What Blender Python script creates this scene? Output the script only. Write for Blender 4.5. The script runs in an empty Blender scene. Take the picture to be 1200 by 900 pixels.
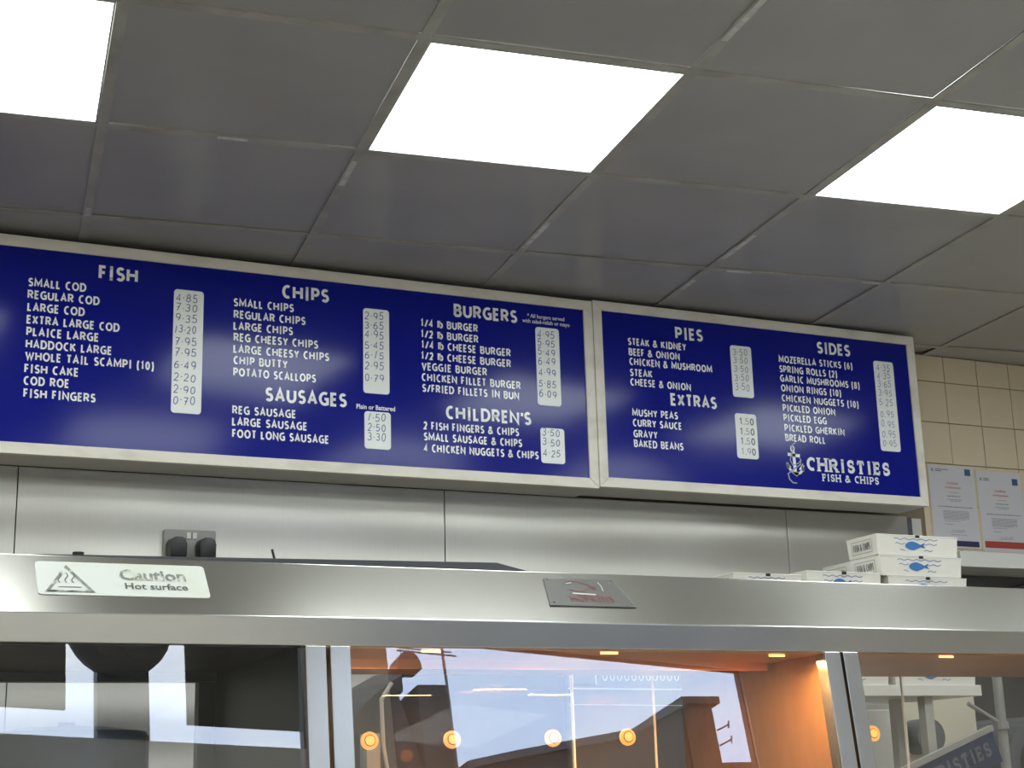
import bpy, bmesh, math, random
from math import pi, sin, cos, radians, sqrt
from mathutils import Vector, Matrix
random.seed(7)
R = math.radians
scene = bpy.context.scene
C = scene.collection
EYE = 1.5                      # eye height; heights below are written relative to it and lifted by EYE

# ------------------------------------------------------------------ camera
cd = bpy.data.cameras.new('camera'); cam = bpy.data.objects.new('camera', cd); C.objects.link(cam)
cd.sensor_width = 36; cd.lens = 1808.285/1200*36; cd.clip_start = .02; cd.clip_end = 300
rt = Vector((0.909882, -0.413953, -0.027513)); dn = Vector((0.080539, 0.241304, -0.967102)); fw = Vector((0.406974, 0.877733, 0.252898))
cam.matrix_world = Matrix(((rt.x, -dn.x, -fw.x, 0), (rt.y, -dn.y, -fw.y, 0), (rt.z, -dn.z, -fw.z, EYE), (0, 0, 0, 1)))
scene.camera = cam
# ------------------------------------------------------------------ sky
W = bpy.data.worlds.new('sky'); scene.world = W; W.use_nodes = True
nt = W.node_tree; nt.nodes.clear()
out = nt.nodes.new('ShaderNodeOutputWorld'); bg = nt.nodes.new('ShaderNodeBackground')
tc = nt.nodes.new('ShaderNodeTexCoord'); mp = nt.nodes.new('ShaderNodeMapping'); mp.inputs['Scale'].default_value = (1, 1, 2.4)
nz = nt.nodes.new('ShaderNodeTexNoise'); nz.inputs['Scale'].default_value = 3.2; nz.inputs['Detail'].default_value = 6
cr = nt.nodes.new('ShaderNodeValToRGB')
cr.color_ramp.elements[0].position = .42; cr.color_ramp.elements[0].color = (.54, .69, .95, 1)
cr.color_ramp.elements[1].position = .66; cr.color_ramp.elements[1].color = (.95, .98, 1, 1)
nt.links.new(tc.outputs['Generated'], mp.inputs[0]); nt.links.new(mp.outputs[0], nz.inputs['Vector'])
nt.links.new(nz.outputs['Fac'], cr.inputs[0]); nt.links.new(cr.outputs[0], bg.inputs[0]); nt.links.new(bg.outputs[0], out.inputs[0])
SKY = 2.25
bg.inputs[1].default_value = SKY
LED = 3.3                      # radiance of the ceiling light panels
HEAT = .5                     # watts of each warming lamp
# ------------------------------------------------------------------ exposure
scene.view_settings.view_transform = 'Standard'; scene.view_settings.look = 'None'
scene.view_settings.exposure = 1.36; scene.view_settings.gamma = 1; scene.view_settings.use_curve_mapping = False
scene.cycles.use_denoising = True
scene.cycles.max_bounces = 10; scene.cycles.transparent_max_bounces = 16

# ------------------------------------------------------------------ materials
def mat(name, col, rough=.5, metal=0., spec=.5, emit=None, es=1.):
    m = bpy.data.materials.new(name); m.use_nodes = True
    b = m.node_tree.nodes['Principled BSDF']
    b.inputs['Base Color'].default_value = (*col, 1); b.inputs['Roughness'].default_value = rough
    b.inputs['Metallic'].default_value = metal; b.inputs['Specular IOR Level'].default_value = spec
    if emit: b.inputs['Emission Color'].default_value = (*emit, 1); b.inputs['Emission Strength'].default_value = es
    return m
def vary(m, c2, scale=(6, 6, 6), lo=.4, hi=.7, detail=5, bump=0., rough=None, nscale=1.):
    """noise between the base colour and c2, optional bump and roughness range"""
    t = m.node_tree; n = t.nodes; b = n['Principled BSDF']
    tc = n.new('ShaderNodeTexCoord'); mp = n.new('ShaderNodeMapping'); mp.inputs['Scale'].default_value = scale
    nz = n.new('ShaderNodeTexNoise'); nz.inputs['Scale'].default_value = nscale; nz.inputs['Detail'].default_value = detail
    cr = n.new('ShaderNodeValToRGB'); cr.color_ramp.elements[0].position = lo; cr.color_ramp.elements[1].position = hi
    cr.color_ramp.elements[0].color = b.inputs['Base Color'].default_value; cr.color_ramp.elements[1].color = (*c2, 1)
    t.links.new(tc.outputs['Object'], mp.inputs[0]); t.links.new(mp.outputs[0], nz.inputs['Vector'])
    t.links.new(nz.outputs['Fac'], cr.inputs[0]); t.links.new(cr.outputs[0], b.inputs['Base Color'])
    if bump:
        bp = n.new('ShaderNodeBump'); bp.inputs['Strength'].default_value = bump; bp.inputs['Distance'].default_value = .002
        t.links.new(nz.outputs['Fac'], bp.inputs['Height']); t.links.new(bp.outputs[0], b.inputs['Normal'])
    if rough:
        mr = n.new('ShaderNodeMapRange'); mr.inputs['To Min'].default_value = rough[0]; mr.inputs['To Max'].default_value = rough[1]
        t.links.new(nz.outputs['Fac'], mr.inputs['Value']); t.links.new(mr.outputs[0], b.inputs['Roughness'])
    return m
def brushed(name, col, c2, r0, r1, stretch=(4, 4, 160), wz=(2.0, 0.), wx=(.26, .010)):
    """stainless steel: fine brushing plus the slow sine waviness of a rolled sheet; wz, wx = (wave scale, depth in metres)"""
    m = mat(name, col, .3, 1.); t = m.node_tree; n = t.nodes; b = n['Principled BSDF']
    tc = n.new('ShaderNodeTexCoord')
    mp = n.new('ShaderNodeMapping'); mp.inputs['Scale'].default_value = stretch
    nz = n.new('ShaderNodeTexNoise'); nz.inputs['Scale'].default_value = 6; nz.inputs['Detail'].default_value = 6
    n2 = n.new('ShaderNodeTexNoise'); n2.inputs['Scale'].default_value = 2.3; n2.inputs['Detail'].default_value = 3
    t.links.new(tc.outputs['Object'], mp.inputs[0]); t.links.new(mp.outputs[0], nz.inputs['Vector']); t.links.new(tc.outputs['Object'], n2.inputs['Vector'])
    mx = n.new('ShaderNodeMix'); mx.data_type = 'RGBA'; mx.inputs[6].default_value = (*col, 1); mx.inputs[7].default_value = (*c2, 1)
    t.links.new(nz.outputs['Fac'], mx.inputs[0]); t.links.new(mx.outputs[2], b.inputs['Base Color'])
    mr = n.new('ShaderNodeMapRange'); mr.clamp = False; mr.inputs['From Min'].default_value = .2; mr.inputs['From Max'].default_value = .8
    mr.inputs['To Min'].default_value = r0; mr.inputs['To Max'].default_value = r1
    t.links.new(n2.outputs['Fac'], mr.inputs['Value']); t.links.new(mr.outputs[0], b.inputs['Roughness'])
    b1 = n.new('ShaderNodeBump'); b1.inputs['Strength'].default_value = .10; b1.inputs['Distance'].default_value = .0004
    t.links.new(nz.outputs['Fac'], b1.inputs['Height']); prev = None
    for dr, (sc, dp) in (('Z', wz), ('X', wx)):
        if not dp: continue
        w = n.new('ShaderNodeTexWave'); w.wave_type = 'BANDS'; w.bands_direction = dr; w.wave_profile = 'SIN'; w.inputs['Scale'].default_value = sc
        w.inputs['Phase Offset'].default_value = 1.3
        bb = n.new('ShaderNodeBump'); bb.inputs['Strength'].default_value = 1; bb.inputs['Distance'].default_value = dp
        t.links.new(tc.outputs['Object'], w.inputs['Vector']); t.links.new(w.outputs['Fac'], bb.inputs['Height'])
        if prev: t.links.new(prev.outputs[0], bb.inputs['Normal'])
        prev = bb
    if prev: t.links.new(prev.outputs[0], b1.inputs['Normal'])
    t.links.new(b1.outputs[0], b.inputs['Normal'])
    return m
def glass(name, gain=2., tint=(1, 1, 1)):
    m = bpy.data.materials.new(name); m.use_nodes = True; t = m.node_tree; n = t.nodes; n.clear()
    o = n.new('ShaderNodeOutputMaterial'); mx = n.new('ShaderNodeMixShader'); tr = n.new('ShaderNodeBsdfTransparent'); gl = n.new('ShaderNodeBsdfGlossy')
    tr.inputs[0].default_value = (*tint, 1); gl.inputs['Roughness'].default_value = 0.0; gl.inputs[0].default_value = (1, 1, 1, 1)
    fr = n.new('ShaderNodeFresnel'); fr.inputs[0].default_value = 1.52; ge = n.new('ShaderNodeNewGeometry')
    inv = n.new('ShaderNodeMath'); inv.operation = 'SUBTRACT'; inv.inputs[0].default_value = gain; sc = n.new('ShaderNodeMath'); sc.operation = 'MULTIPLY'; sc.inputs[1].default_value = gain
    mu = n.new('ShaderNodeMath'); mu.operation = 'MULTIPLY'; mu.use_clamp = True
    t.links.new(ge.outputs['Backfacing'], sc.inputs[0]); t.links.new(sc.outputs[0], inv.inputs[1])
    t.links.new(inv.outputs[0], mu.inputs[0]); t.links.new(fr.outputs[0], mu.inputs[1]); t.links.new(mu.outputs[0], mx.inputs[0])
    t.links.new(tr.outputs[0], mx.inputs[1]); t.links.new(gl.outputs[0], mx.inputs[2]); t.links.new(mx.outputs[0], o.inputs[0])
    return m
M = {}
M['tile'] = vary(mat('ceiling vinyl tile', (.40, .39, .385), .3, spec=.5), (.36, .35, .345), (3, 3, 3), bump=.05, rough=(.28, .4))
M['bar'] = vary(mat('painted ceiling bar', (.46, .445, .40), .35), (.34, .32, .28), (9, 9, 9))
M['barold'] = vary(mat('scuffed ceiling bar', (.74, .74, .71), .3), (.46, .44, .41), (30, 30, 30))
M['led'] = mat('lit diffuser', (.9, .95, .93), .4, emit=(.93, 1, .975), es=LED)
M['ledframe'] = mat('light panel frame', (.55, .56, .55), .4)
M['steel'] = brushed('canopy steel', (.60, .585, .55), (.56, .545, .51), .215, .265)
M['steelwall'] = brushed('wall cladding steel', (.47, .455, .42), (.42, .41, .38), .32, .42, stretch=(90, 1, 2), wz=(1.7, .0045), wx=(.5, .004))
M['steelin'] = brushed('glow painted cabinet steel', (.66, .42, .25), (.50, .30, .17), .34, .5, stretch=(8, 8, 3), wx=(1, 0))  # orange light of the heat lamps painted into the end panel
M['soffit'] = brushed('glow painted soffit', (.62, .36, .20), (.50, .27, .14), .3, .45, stretch=(2, 60, 1), wx=(1, 0))  # warm lamp glow painted into the soffit colour
M['unlitsteel'] = vary(mat('unlit inner steel', (.045, .05, .055), .35, .6), (.08, .085, .09), (6, 6, 6), rough=(.3, .5))  # shade of the unlit cabinet parts painted into the steel
M['hood'] = vary(mat('dark fryer hood', (.020, .020, .020), .5, .2), (.035, .033, .03), (5, 5, 5))
M['pan'] = mat('blue grey steel lid', (.11, .14, .20), .4, .3)
M['glass'] = glass('door glass', 3.4)
M['clear'] = glass('clear window glass', 1.0)
M['edge'] = mat('polished glass edge', (.75, .85, .82), .2)
M['black'] = mat('black plastic', (.012, .012, .013), .4)
M['blackm'] = mat('black painted grille', (.02, .021, .023), .8, spec=.2)
M['frame'] = vary(mat('aluminium board frame', (.84, .79, .70), .4), (.64, .58, .49), (7, 7, 14), lo=.5, hi=.8)
M['casing'] = mat('grey board casing', (.66, .64, .59), .45)
M['blue'] = mat('glossy blue sign face', (.004, .009, .25), .14, spec=.28)
def gloss_wave(m):      # slow ripple of a laminated sign face
    t = m.node_tree; b = t.nodes['Principled BSDF']
    n1 = t.nodes.new('ShaderNodeTexNoise'); n1.inputs['Scale'].default_value = 2.2; n1.inputs['Detail'].default_value = 1
    tc1 = t.nodes.new('ShaderNodeNewGeometry'); b1 = t.nodes.new('ShaderNodeBump'); b1.inputs['Strength'].default_value = .35; b1.inputs['Distance'].default_value = .012
    t.links.new(tc1.outputs['Position'], n1.inputs['Vector']); t.links.new(n1.outputs['Fac'], b1.inputs['Height']); t.links.new(b1.outputs[0], b.inputs['Normal'])
gloss_wave(M['blue'])
M['letter'] = mat('white vinyl lettering', (.96, .97, .98), .13, spec=.35); gloss_wave(M['letter'])
M['rope'] = mat('pale blue rope print', (.30, .34, .52), .35)
M['strip'] = mat('white price strip', (.93, .95, .93), .3)
M['ink'] = mat('blue marker ink', (.10, .14, .34), .5)
M['inkfaint'] = mat('faint blue marker ink', (.28, .32, .50), .5)
M['print'] = mat('black printed digits', (.03, .03, .05), .5)
M['printfaint'] = mat('worn printed digits', (.42, .44, .46), .5)
M['sticker'] = vary(mat('white sticker', (.60, .62, .59), .4), (.57, .59, .49), (14, 14, 14), lo=.5, hi=.7)
M['stickergrey'] = vary(mat('worn grey print', (.20, .20, .18), .4), (.62, .62, .58), (60, 60, 60), lo=.5, hi=.62)
M['stickerdark'] = mat('dark sticker print', (.10, .10, .09), .4)
M['plate'] = mat('nameplate steel', (.15, .148, .14), .4, .7)
M['platered'] = mat('nameplate red print', (.22, .03, .03), .4)
M['platewhite'] = mat('nameplate pale print', (.6, .6, .56), .4)
M['chrome'] = mat('chrome', (.8, .8, .8), .12, 1.)
M['wtile'] = vary(mat('cream glazed tile', (.74, .63, .45), .25), (.69, .58, .41), (2, 2, 2), bump=.02)
M['grout'] = mat('brown grout', (.24, .19, .13), .8)
M['white'] = mat('white painted', (.66, .65, .60), .4)
M['cream'] = mat('cream painted wall', (.60, .54, .42), .6)
M['paper'] = mat('certificate paper', (.62, .60, .63), .5)
M['textgrey'] = mat('small grey print', (.20, .20, .22), .6)
M['textred'] = mat('small red print', (.45, .10, .09), .6)
M['navy'] = mat('navy print', (.03, .03, .09), .5)
M['teal'] = mat('dark blue square print', (.05, .10, .22), .5)
M['redbar'] = mat('red print bar', (.42, .06, .04), .5)
M['card'] = vary(mat('white box card', (.70, .68, .62), .6), (.64, .61, .55), (10, 10, 10))
M['cardside'] = mat('box end card', (.50, .48, .44), .6)
M['fish'] = mat('blue fish print', (.03, .16, .42), .5)
M['wave'] = mat('blue wave print', (.16, .19, .36), .5)
M['cardprint'] = mat('dark box print', (.17, .17, .17), .6)
M['floor'] = vary(mat('floor tile', (.46, .42, .37), .45), (.38, .35, .31), (2, 2, 2))
M['wallpaint'] = mat('off white wall', (.78, .75, .69), .6)
M['mullion'] = mat('dark window frame', (.06, .06, .06), .4)
M['poster'] = mat('poster back', (.13, .12, .10), .7)
M['beige'] = mat('beige blind', (.30, .27, .21), .8)
M['brick'] = vary(mat('dark street brick', (.045, .038, .035), .9), (.03, .026, .024), (3, 3, 8))
M['slate'] = mat('dark slate roof', (.05, .05, .055), .7)
M['road'] = mat('asphalt', (.07, .07, .07), .9)
M['amber'] = mat('amber glow disc', (.8, .35, .08), .3, emit=(1, .42, .10), es=.30)  # emission stands in for heat lamps mirrored in steel discs
M['ambercore'] = mat('amber glow core', (.9, .5, .15), .3, emit=(1, .40, .06), es=.42)
M['amberdark'] = mat('disc groove', (.10, .03, .01), .5)
M['heat'] = mat('glowing heat tube', (1, .5, .2), .4, emit=(1, .42, .12), es=1.6)
M['grey'] = mat('grey painted metal', (.27, .27, .25), .45)
M['greylight'] = mat('light grey panel', (.40, .40, .36), .5)
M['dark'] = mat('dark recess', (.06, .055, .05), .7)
M['duct'] = mat('dark round duct', (.10, .10, .11), .45)
M['bluesign'] = mat('reflected sign blue', (.012, .025, .07), .4)
M['signlet'] = mat('grey sign letters', (.13, .14, .15), .5)
M['panelblue'] = mat('pale fryer control panel', (.07, .08, .085), .4)
M['panelwhite'] = mat('white trim line', (.5, .52, .52), .4)

# ------------------------------------------------------------------ mesh helpers
class MB:
    def __init__(s): s.v = []; s.f = []; s.m = []
    def add(s, vs, fs, mi=0):
        o = len(s.v); s.v += [tuple(v) for v in vs]; s.f += [tuple(i+o for i in f) for f in fs]; s.m += [mi]*len(fs); return s
    def box(s, x0, x1, y0, y1, z0, z1, mi=0):
        return s.hexa([(x0, y0, z0), (x1, y0, z0), (x1, y1, z0), (x0, y1, z0), (x0, y0, z1), (x1, y0, z1), (x1, y1, z1), (x0, y1, z1)], mi)
    def hexa(s, p, mi=0):
        return s.add(p, [(0, 3, 2, 1), (4, 5, 6, 7), (0, 1, 5, 4), (1, 2, 6, 5), (2, 3, 7, 6), (3, 0, 4, 7)], mi)
    def prism(s, a, b, mi=0):
        """two matching outlines, a ring of sides and both caps"""
        n = len(a); o = len(s.v); s.v += [tuple(v) for v in a]+[tuple(v) for v in b]
        s.f += [tuple(range(o, o+n))[::-1], tuple(range(o+n, o+2*n))]+[(o+i, o+(i+1) % n, o+n+(i+1) % n, o+n+i) for i in range(n)]
        s.m += [mi]*(n+2); return s
    def tube(s, pts, r, n=8, mi=0):
        pts = [Vector(p) for p in pts]; rings = []; o = len(s.v)
        for i, p in enumerate(pts):
            d = (pts[min(i+1, len(pts)-1)]-pts[max(i-1, 0)]).normalized()
            u = d.orthogonal().normalized() if i == 0 else (u-d*u.dot(d)).normalized()
            w = d.cross(u)
            for k in range(n): a = 2*pi*k/n; s.v.append(tuple(p+(u*cos(a)+w*sin(a))*r))
        for i in range(len(pts)-1):
            for k in range(n): s.f.append((o+i*n+k, o+i*n+(k+1) % n, o+(i+1)*n+(k+1) % n, o+(i+1)*n+k)); s.m.append(mi)
        e = o+(len(pts)-1)*n
        s.f += [tuple(range(o, o+n))[::-1], tuple(range(e, e+n))]; s.m += [mi, mi]; return s
    def build(s, name, mats, parent=None, smooth=False, bevel=0):
        me = bpy.data.meshes.new(name); me.from_pydata(s.v, [], s.f)
        for m in (mats if isinstance(mats, (list, tuple)) else [mats]): me.materials.append(m)
        me.polygons.foreach_set('material_index', s.m); me.update()
        bm = bmesh.new(); bm.from_mesh(me); bmesh.ops.recalc_face_normals(bm, faces=bm.faces)
        if bevel: bmesh.ops.bevel(bm, geom=[e for e in bm.edges if len(e.link_faces) == 2 and e.calc_face_angle(0) > .5], offset=bevel, segments=2, affect='EDGES', profile=.5)
        bm.to_mesh(me); bm.free()
        if smooth:
            me.polygons.foreach_set('use_smooth', [True]*len(me.polygons)); me.set_sharp_from_angle(angle=R(40))
        o = bpy.data.objects.new(name, me); C.objects.link(o); o.parent = parent
        return o
def root(name, label, cat, loc=(0, 0, 0), group=None):
    o = bpy.data.objects.new(name, None); C.objects.link(o); o.location = loc; o.empty_display_size = .05
    o['label'] = label; o['category'] = cat
    if group: o['group'] = group
    return o
def keep(parent, o):
    """mesh built in room coordinates handed to a parent that stands elsewhere"""
    o.parent = parent; o.matrix_parent_inverse = Matrix.Translation(-parent.location); return o
def tag(o, label, cat, group=None):
    o['label'] = label; o['category'] = cat
    if group: o['group'] = group
    return o
def struct(o): o['kind'] = 'structure'; return o
def empty_struct(name):
    o = bpy.data.objects.new(name, None); C.objects.link(o); o['kind'] = 'structure'; return o
Z = EYE

# ------------------------------------------------------------------ stroke lettering
def arc(cx, cy, rx, ry, a0, a1, n=8):
    return [(cx+rx*cos(R(a0+(a1-a0)*i/n)), cy+ry*sin(R(a0+(a1-a0)*i/n))) for i in range(n+1)]
def S_(): return arc(.52, .74, .46, .26, 35, 180, 8)[:-1]+arc(.52, .74, .46, .24, 180, 262, 4)+arc(.5, .26, .48, .25, 82, 0, 4)+arc(.5, .26, .5, .26, -10, -148, 8)
GL = {
 'A': (.68, [[(0, 0), (.5, 1), (1, 0)], [(.2, .33), (.8, .33)]]), 'B': (.60, [[(0, 0), (0, 1), (.5, 1)]+arc(.55, .765, .36, .235, 90, -90)+[(0, .53)], [(.5, .53)]+arc(.6, .265, .4, .265, 90, -90)+[(0, 0)]]),
 'C': (.60, [arc(.62, .5, .62, .5, 62, 298, 14)]), 'D': (.68, [[(0, 0), (0, 1), (.35, 1)]+arc(.4, .5, .6, .5, 90, -90, 12)+[(.35, 0), (0, 0)]]),
 'E': (.50, [[(1, 0), (0, 0), (0, 1), (1, 1)], [(0, .52), (.9, .52)]]), 'F': (.48, [[(0, 0), (0, 1), (1, 1)], [(0, .5), (.9, .5)]]),
 'G': (.68, [arc(.62, .5, .62, .5, 60, 285, 14)+[(1, .06), (1, .48), (.6, .48)]]), 'H': (.68, [[(0, 0), (0, 1)], [(1, 0), (1, 1)], [(0, .52), (1, .52)]]),
 'I': (.36, [[(.5, 0), (.5, 1)], [(0, 0), (1, 0)], [(0, 1), (1, 1)]]), 'J': (.4, [[(1, 1), (1, .2)]+arc(.5, .2, .5, .2, 0, -150)]),
 'K': (.62, [[(0, 0), (0, 1)], [(.95, 1), (.05, .46)], [(.3, .62), (1, 0)]]), 'L': (.48, [[(0, 1), (0, 0), (1, 0)]]),
 'M': (.86, [[(0, 0), (0.04, 1), (.5, .22), (.96, 1), (1, 0)]]), 'N': (.70, [[(0, 0), (0, 1), (1, 0), (1, 1)]]),
 'O': (.76, [arc(.5, .5, .5, .5, 90, 450, 20)]), 'P': (.57, [[(0, 0), (0, 1), (.5, 1)]+arc(.55, .72, .45, .28, 90, -90)+[(0, .44)]]),
 'R': (.62, [[(0, 0), (0, 1), (.5, 1)]+arc(.5, .74, .42, .26, 90, -90)+[(0, .48)], [(.45, .48), (1, 0)]]), 'S': (.54, [S_()]),
 'T': (.58, [[(0, 1), (1, 1)], [(.5, 1), (.5, 0)]]), 'U': (.66, [[(0, 1), (0, .35)]+arc(.5, .35, .5, .35, 180, 360, 10)+[(1, 1)]]),
 'V': (.66, [[(0, 1), (.5, 0), (1, 1)]]), 'W': (.95, [[(0, 1), (.27, 0), (.5, .8), (.73, 0), (1, 1)]]), 'X': (.62, [[(0, 0), (1, 1)], [(0, 1), (1, 0)]]),
 'Y': (.62, [[(0, 1), (.5, .45), (1, 1)], [(.5, .45), (.5, 0)]]), 'Z': (.56, [[(0, 1), (1, 1), (0, 0), (1, 0)]]),
 '0': (.52, [arc(.5, .5, .5, .5, 90, 450, 18)]), '1': (.40, [[(.05, .8), (.55, 1), (.55, 0)]]), '2': (.50, [arc(.48, .7, .48, .3, 160, -35, 9)+[(0, 0), (1, 0)]]),
 '3': (.50, [arc(.42, .76, .5, .24, 145, -85, 9)+arc(.42, .26, .58, .26, 85, -150, 9)[1:]]), '4': (.55, [[(1, .28), (0, .28), (.72, 1), (.72, 0)]]),
 '5': (.50, [[(.95, 1), (.12, 1), (.05, .55)]+arc(.42, .32, .58, .30, 100, -150, 10)]), '6': (.52, [[(.85, .98)]+arc(.75, .4, .75, .58, 110, 180, 6)+arc(.5, .3, .5, .3, 180, 530, 14)]),
 '7': (.50, [[(0, 1), (1, 1), (.35, 0)]]), '8': (.52, [arc(.5, .76, .42, .24, -90, 270, 14), arc(.5, .26, .5, .26, 90, 450, 14)]),
 '9': (.52, [arc(.5, .7, .5, .3, 0, 360, 14)+arc(.25, .6, .75, .58, 0, -65, 6)]),
 '&': (.74, [[(1, 0), (.28, .72)]+arc(.42, .82, .22, .18, 190, -60, 9)+arc(.34, .25, .34, .26, 110, 330, 10)+[(.9, .5)]]),
 '(': (.34, [arc(1.0, .42, 1.0, .72, 108, 252, 8)]), ')': (.34, [arc(0, .42, 1.0, .72, 72, -72, 8)]), '/': (.50, [[(0, -.05), (1, 1.02)]]),
 '\u2019': (.16, [[(.6, 1), (.2, .68)]]), '.': (.12, [[(.5, -.03), (.5, .10)]]), '\u00b7': (.12, [[(.5, .42), (.5, .56)]]),
 'l': (.14, [[(.5, 0), (.5, 1.05)]]), 'b': (.52, [[(0, 0), (0, 1.05)], arc(.5, .35, .5, .35, 0, 360, 12)]),
}
SER = {'C': [(1, .88, 'v')], 'H': [(0, 0), (0, 1), (1, 0), (1, 1)], 'R': [(0, 0), (0, 1), (1, 0)], 'I': [], 'S': [(.95, .84, 'v'), (.04, .16, 'v')], 'T': [(.5, 0), (0, .86, 'v'), (1, .86, 'v')],
       'E': [(0, 0), (0, 1), (1, .14, 'v'), (1, .86, 'v')], 'F': [(0, 0), (0, 1), (1, .86, 'v')], 'P': [(0, 0), (0, 1)], '&': []}
def ribbon(mb, pts, w, to3, mi=0):
    """constant-width stroke along a 2-D polyline, mitred; to3 maps 2-D to room space"""
    P = [Vector(p) for p in pts]; Q = [P[0]]
    for p in P[1:]:
        if (p-Q[-1]).length > 1e-6: Q.append(p)
    P = Q; n = len(P)
    if n < 2: return
    closed = (P[0]-P[-1]).length < 1e-5 and n > 3
    if closed: P = P[:-1]; n -= 1
    L, Rr = [], []
    for i in range(n):
        a = P[i-1] if (i > 0 or closed) else None; b = P[(i+1) % n] if (i < n-1 or closed) else None
        d1 = (P[i]-a).normalized() if a is not None else None; d2 = (b-P[i]).normalized() if b is not None else None
        if d1 is None: d1 = d2
        if d2 is None: d2 = d1
        t = (d1+d2)
        t = t.normalized() if t.length > .15 else d1
        nn = Vector((-t.y, t.x)); k = w/2/max(.45, nn.dot(Vector((-d1.y, d1.x))))
        L.append(P[i]+nn*k); Rr.append(P[i]-nn*k)
    vs = [to3(p) for p in L]+[to3(p) for p in Rr]
    m = n if closed else n-1
    mb.add(vs, [(i, (i+1) % n, n+(i+1) % n, n+i) for i in range(m)], mi)
def word(mb, text, x0, x1, z, cap, to3, w=.155, serif=False, gap=.12, space=.30, hand=0., skip=None, mi=0, slant=0):
    """lay text from x0 to x1 on baseline z, capital height cap"""
    wd = []
    for ch in text: wd.append(space if ch == ' ' else GL[ch][0]*(1.12 if serif else 1))
    tot = sum(wd)+gap*(len(text)-1); sx = (x1-x0)/tot; x = x0
    for i, ch in enumerate(text):
        if ch != ' ' and not (skip and skip(i, ch)):
            g = wd[i]*sx; ww = w*cap; jz = random.uniform(-hand, hand)*cap; js = 1+random.uniform(-hand, hand); sl = slant+random.uniform(-hand, hand)*.5
            f = lambda p: ((x+ww/2+p[0]*max(g-ww, ww*.3)+sl*cap*(p[1]-.5)), z+jz+ww/2+p[1]*(cap*js-ww))
            if ch == '1' and hand: pl = [[(.3, 0), (.7, 1)]]
            elif ch == '7' and hand: pl = GL[ch][1]+[[(.2, .5), (.85, .5)]]
            else: pl = GL[ch][1]
            for s in pl: ribbon(mb, [f(p) for p in s], ww, to3, mi)
            if serif:
                for q in SER.get(ch, []):
                    c = f(q[:2]); hw = .17*cap; th = .055*cap
                    if len(q) == 3: ribbon(mb, [(c[0], c[1]-.12*cap), (c[0], c[1]+.12*cap)], .1*cap, to3, mi)
                    else: ribbon(mb, [(c[0]-hw, c[1]+(-ww/2+th if q[1] < .5 else ww/2-th)), (c[0]+hw, c[1]+(-ww/2+th if q[1] < .5 else ww/2-th))], 2*th, to3, mi)
        x += (wd[i]+gap)*sx
def bfont(body, name, x0, x1, z, cap, to3, m, parent, offset=0.):
    """lettering from Blender's built-in face, turned into a flat mesh and laid on a surface"""
    c = bpy.data.curves.new('t', 'FONT'); c.body = body; c.offset = offset; c.resolution_u = 2
    o = bpy.data.objects.new('t', c); C.objects.link(o); bpy.context.view_layer.update()
    me = bpy.data.meshes.new_from_object(o.evaluated_get(bpy.context.evaluated_depsgraph_get()))
    bpy.data.objects.remove(o)
    xs = [v.co.x for v in me.vertices]; a, b = min(xs), max(xs)
    for v in me.vertices: v.co = to3((x0+(v.co.x-a)/(b-a)*(x1-x0), z+v.co.y/.69*cap))
    me.materials.clear(); me.materials.append(m); me.name = name
    ob = bpy.data.objects.new(name, me); C.objects.link(ob)
    return keep(parent, ob) if parent else ob
def rrect(x0, x1, z0, z1, r, n=4):
    p = []
    for cx, cz, a in ((x1-r, z1-r, 0), (x0+r, z1-r, 90), (x0+r, z0+r, 180), (x1-r, z0+r, 270)):
        p += [(cx+r*cos(R(a+90*i/n)), cz+r*sin(R(a+90*i/n))) for i in range(n+1)]
    return p

# ------------------------------------------------------------------ room shell
X0, X1, YW = -2.5, 5.5, 4.305
H = 1.4852
th = R(12); Q0 = Vector((2.37, -1.0, 0)); SU = Vector((cos(th), -sin(th), 0)); SN = Vector((sin(th), cos(th), 0))     # shop front line
def sp(s, z, o=0): return Q0+SU*s-SN*o+Vector((0, 0, z+Z))          # o: outward
def front_y(x): return -1.0-(x-2.37)*math.tan(th)
ROOM = [(X0, front_y(X0)), (X1, front_y(X1)), (X1, YW), (X0, YW)]
fl = MB(); fl.prism([(x, y, -.1) for x, y in ROOM], [(x, y, 0) for x, y in ROOM]); struct(fl.build('floor', M['floor']))
struct(MB().box(X0-.15, X0, front_y(X0)-.1, YW+.15, 0, 3.3).build('wall_left', M['wallpaint']))
struct(MB().box(X1, X1+.15, front_y(X1)-.1, YW+.15, 0, 3.3).build('wall_right', M['wallpaint']))
wb = struct(MB().box(X0, X1, YW, YW+.15, 0, 3.3).build('wall_back', M['grout']))
# cream tiles, each its own piece, joints 4 mm
TP = .1525
tile_me = None
for i in range(-1, 12):
    for j in range(-1, 8):
        x0 = 3.738+TP*i; z1 = 1.388-TP*j; w = TP-.003
        hh = w if j >= 0 else H-1.388-.003
        if j == -1: z0, z1_ = 1.388+.0015, H
        else: z0, z1_ = z1-TP+.0015, z1-.0015
        d = random.uniform(0, .0012)
        o = MB().box(x0+.0015, min(x0+TP-.0015, X1), YW-.006-d, YW, Z+z0, Z+z1_)
        o = o.build('wall_tile', M['wtile'], wb, bevel=.0008)
struct(MB().box(X0, X1, YW-.002, YW, 0, Z+1.388-8*TP).build('trim_1', M['cream']))
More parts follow.
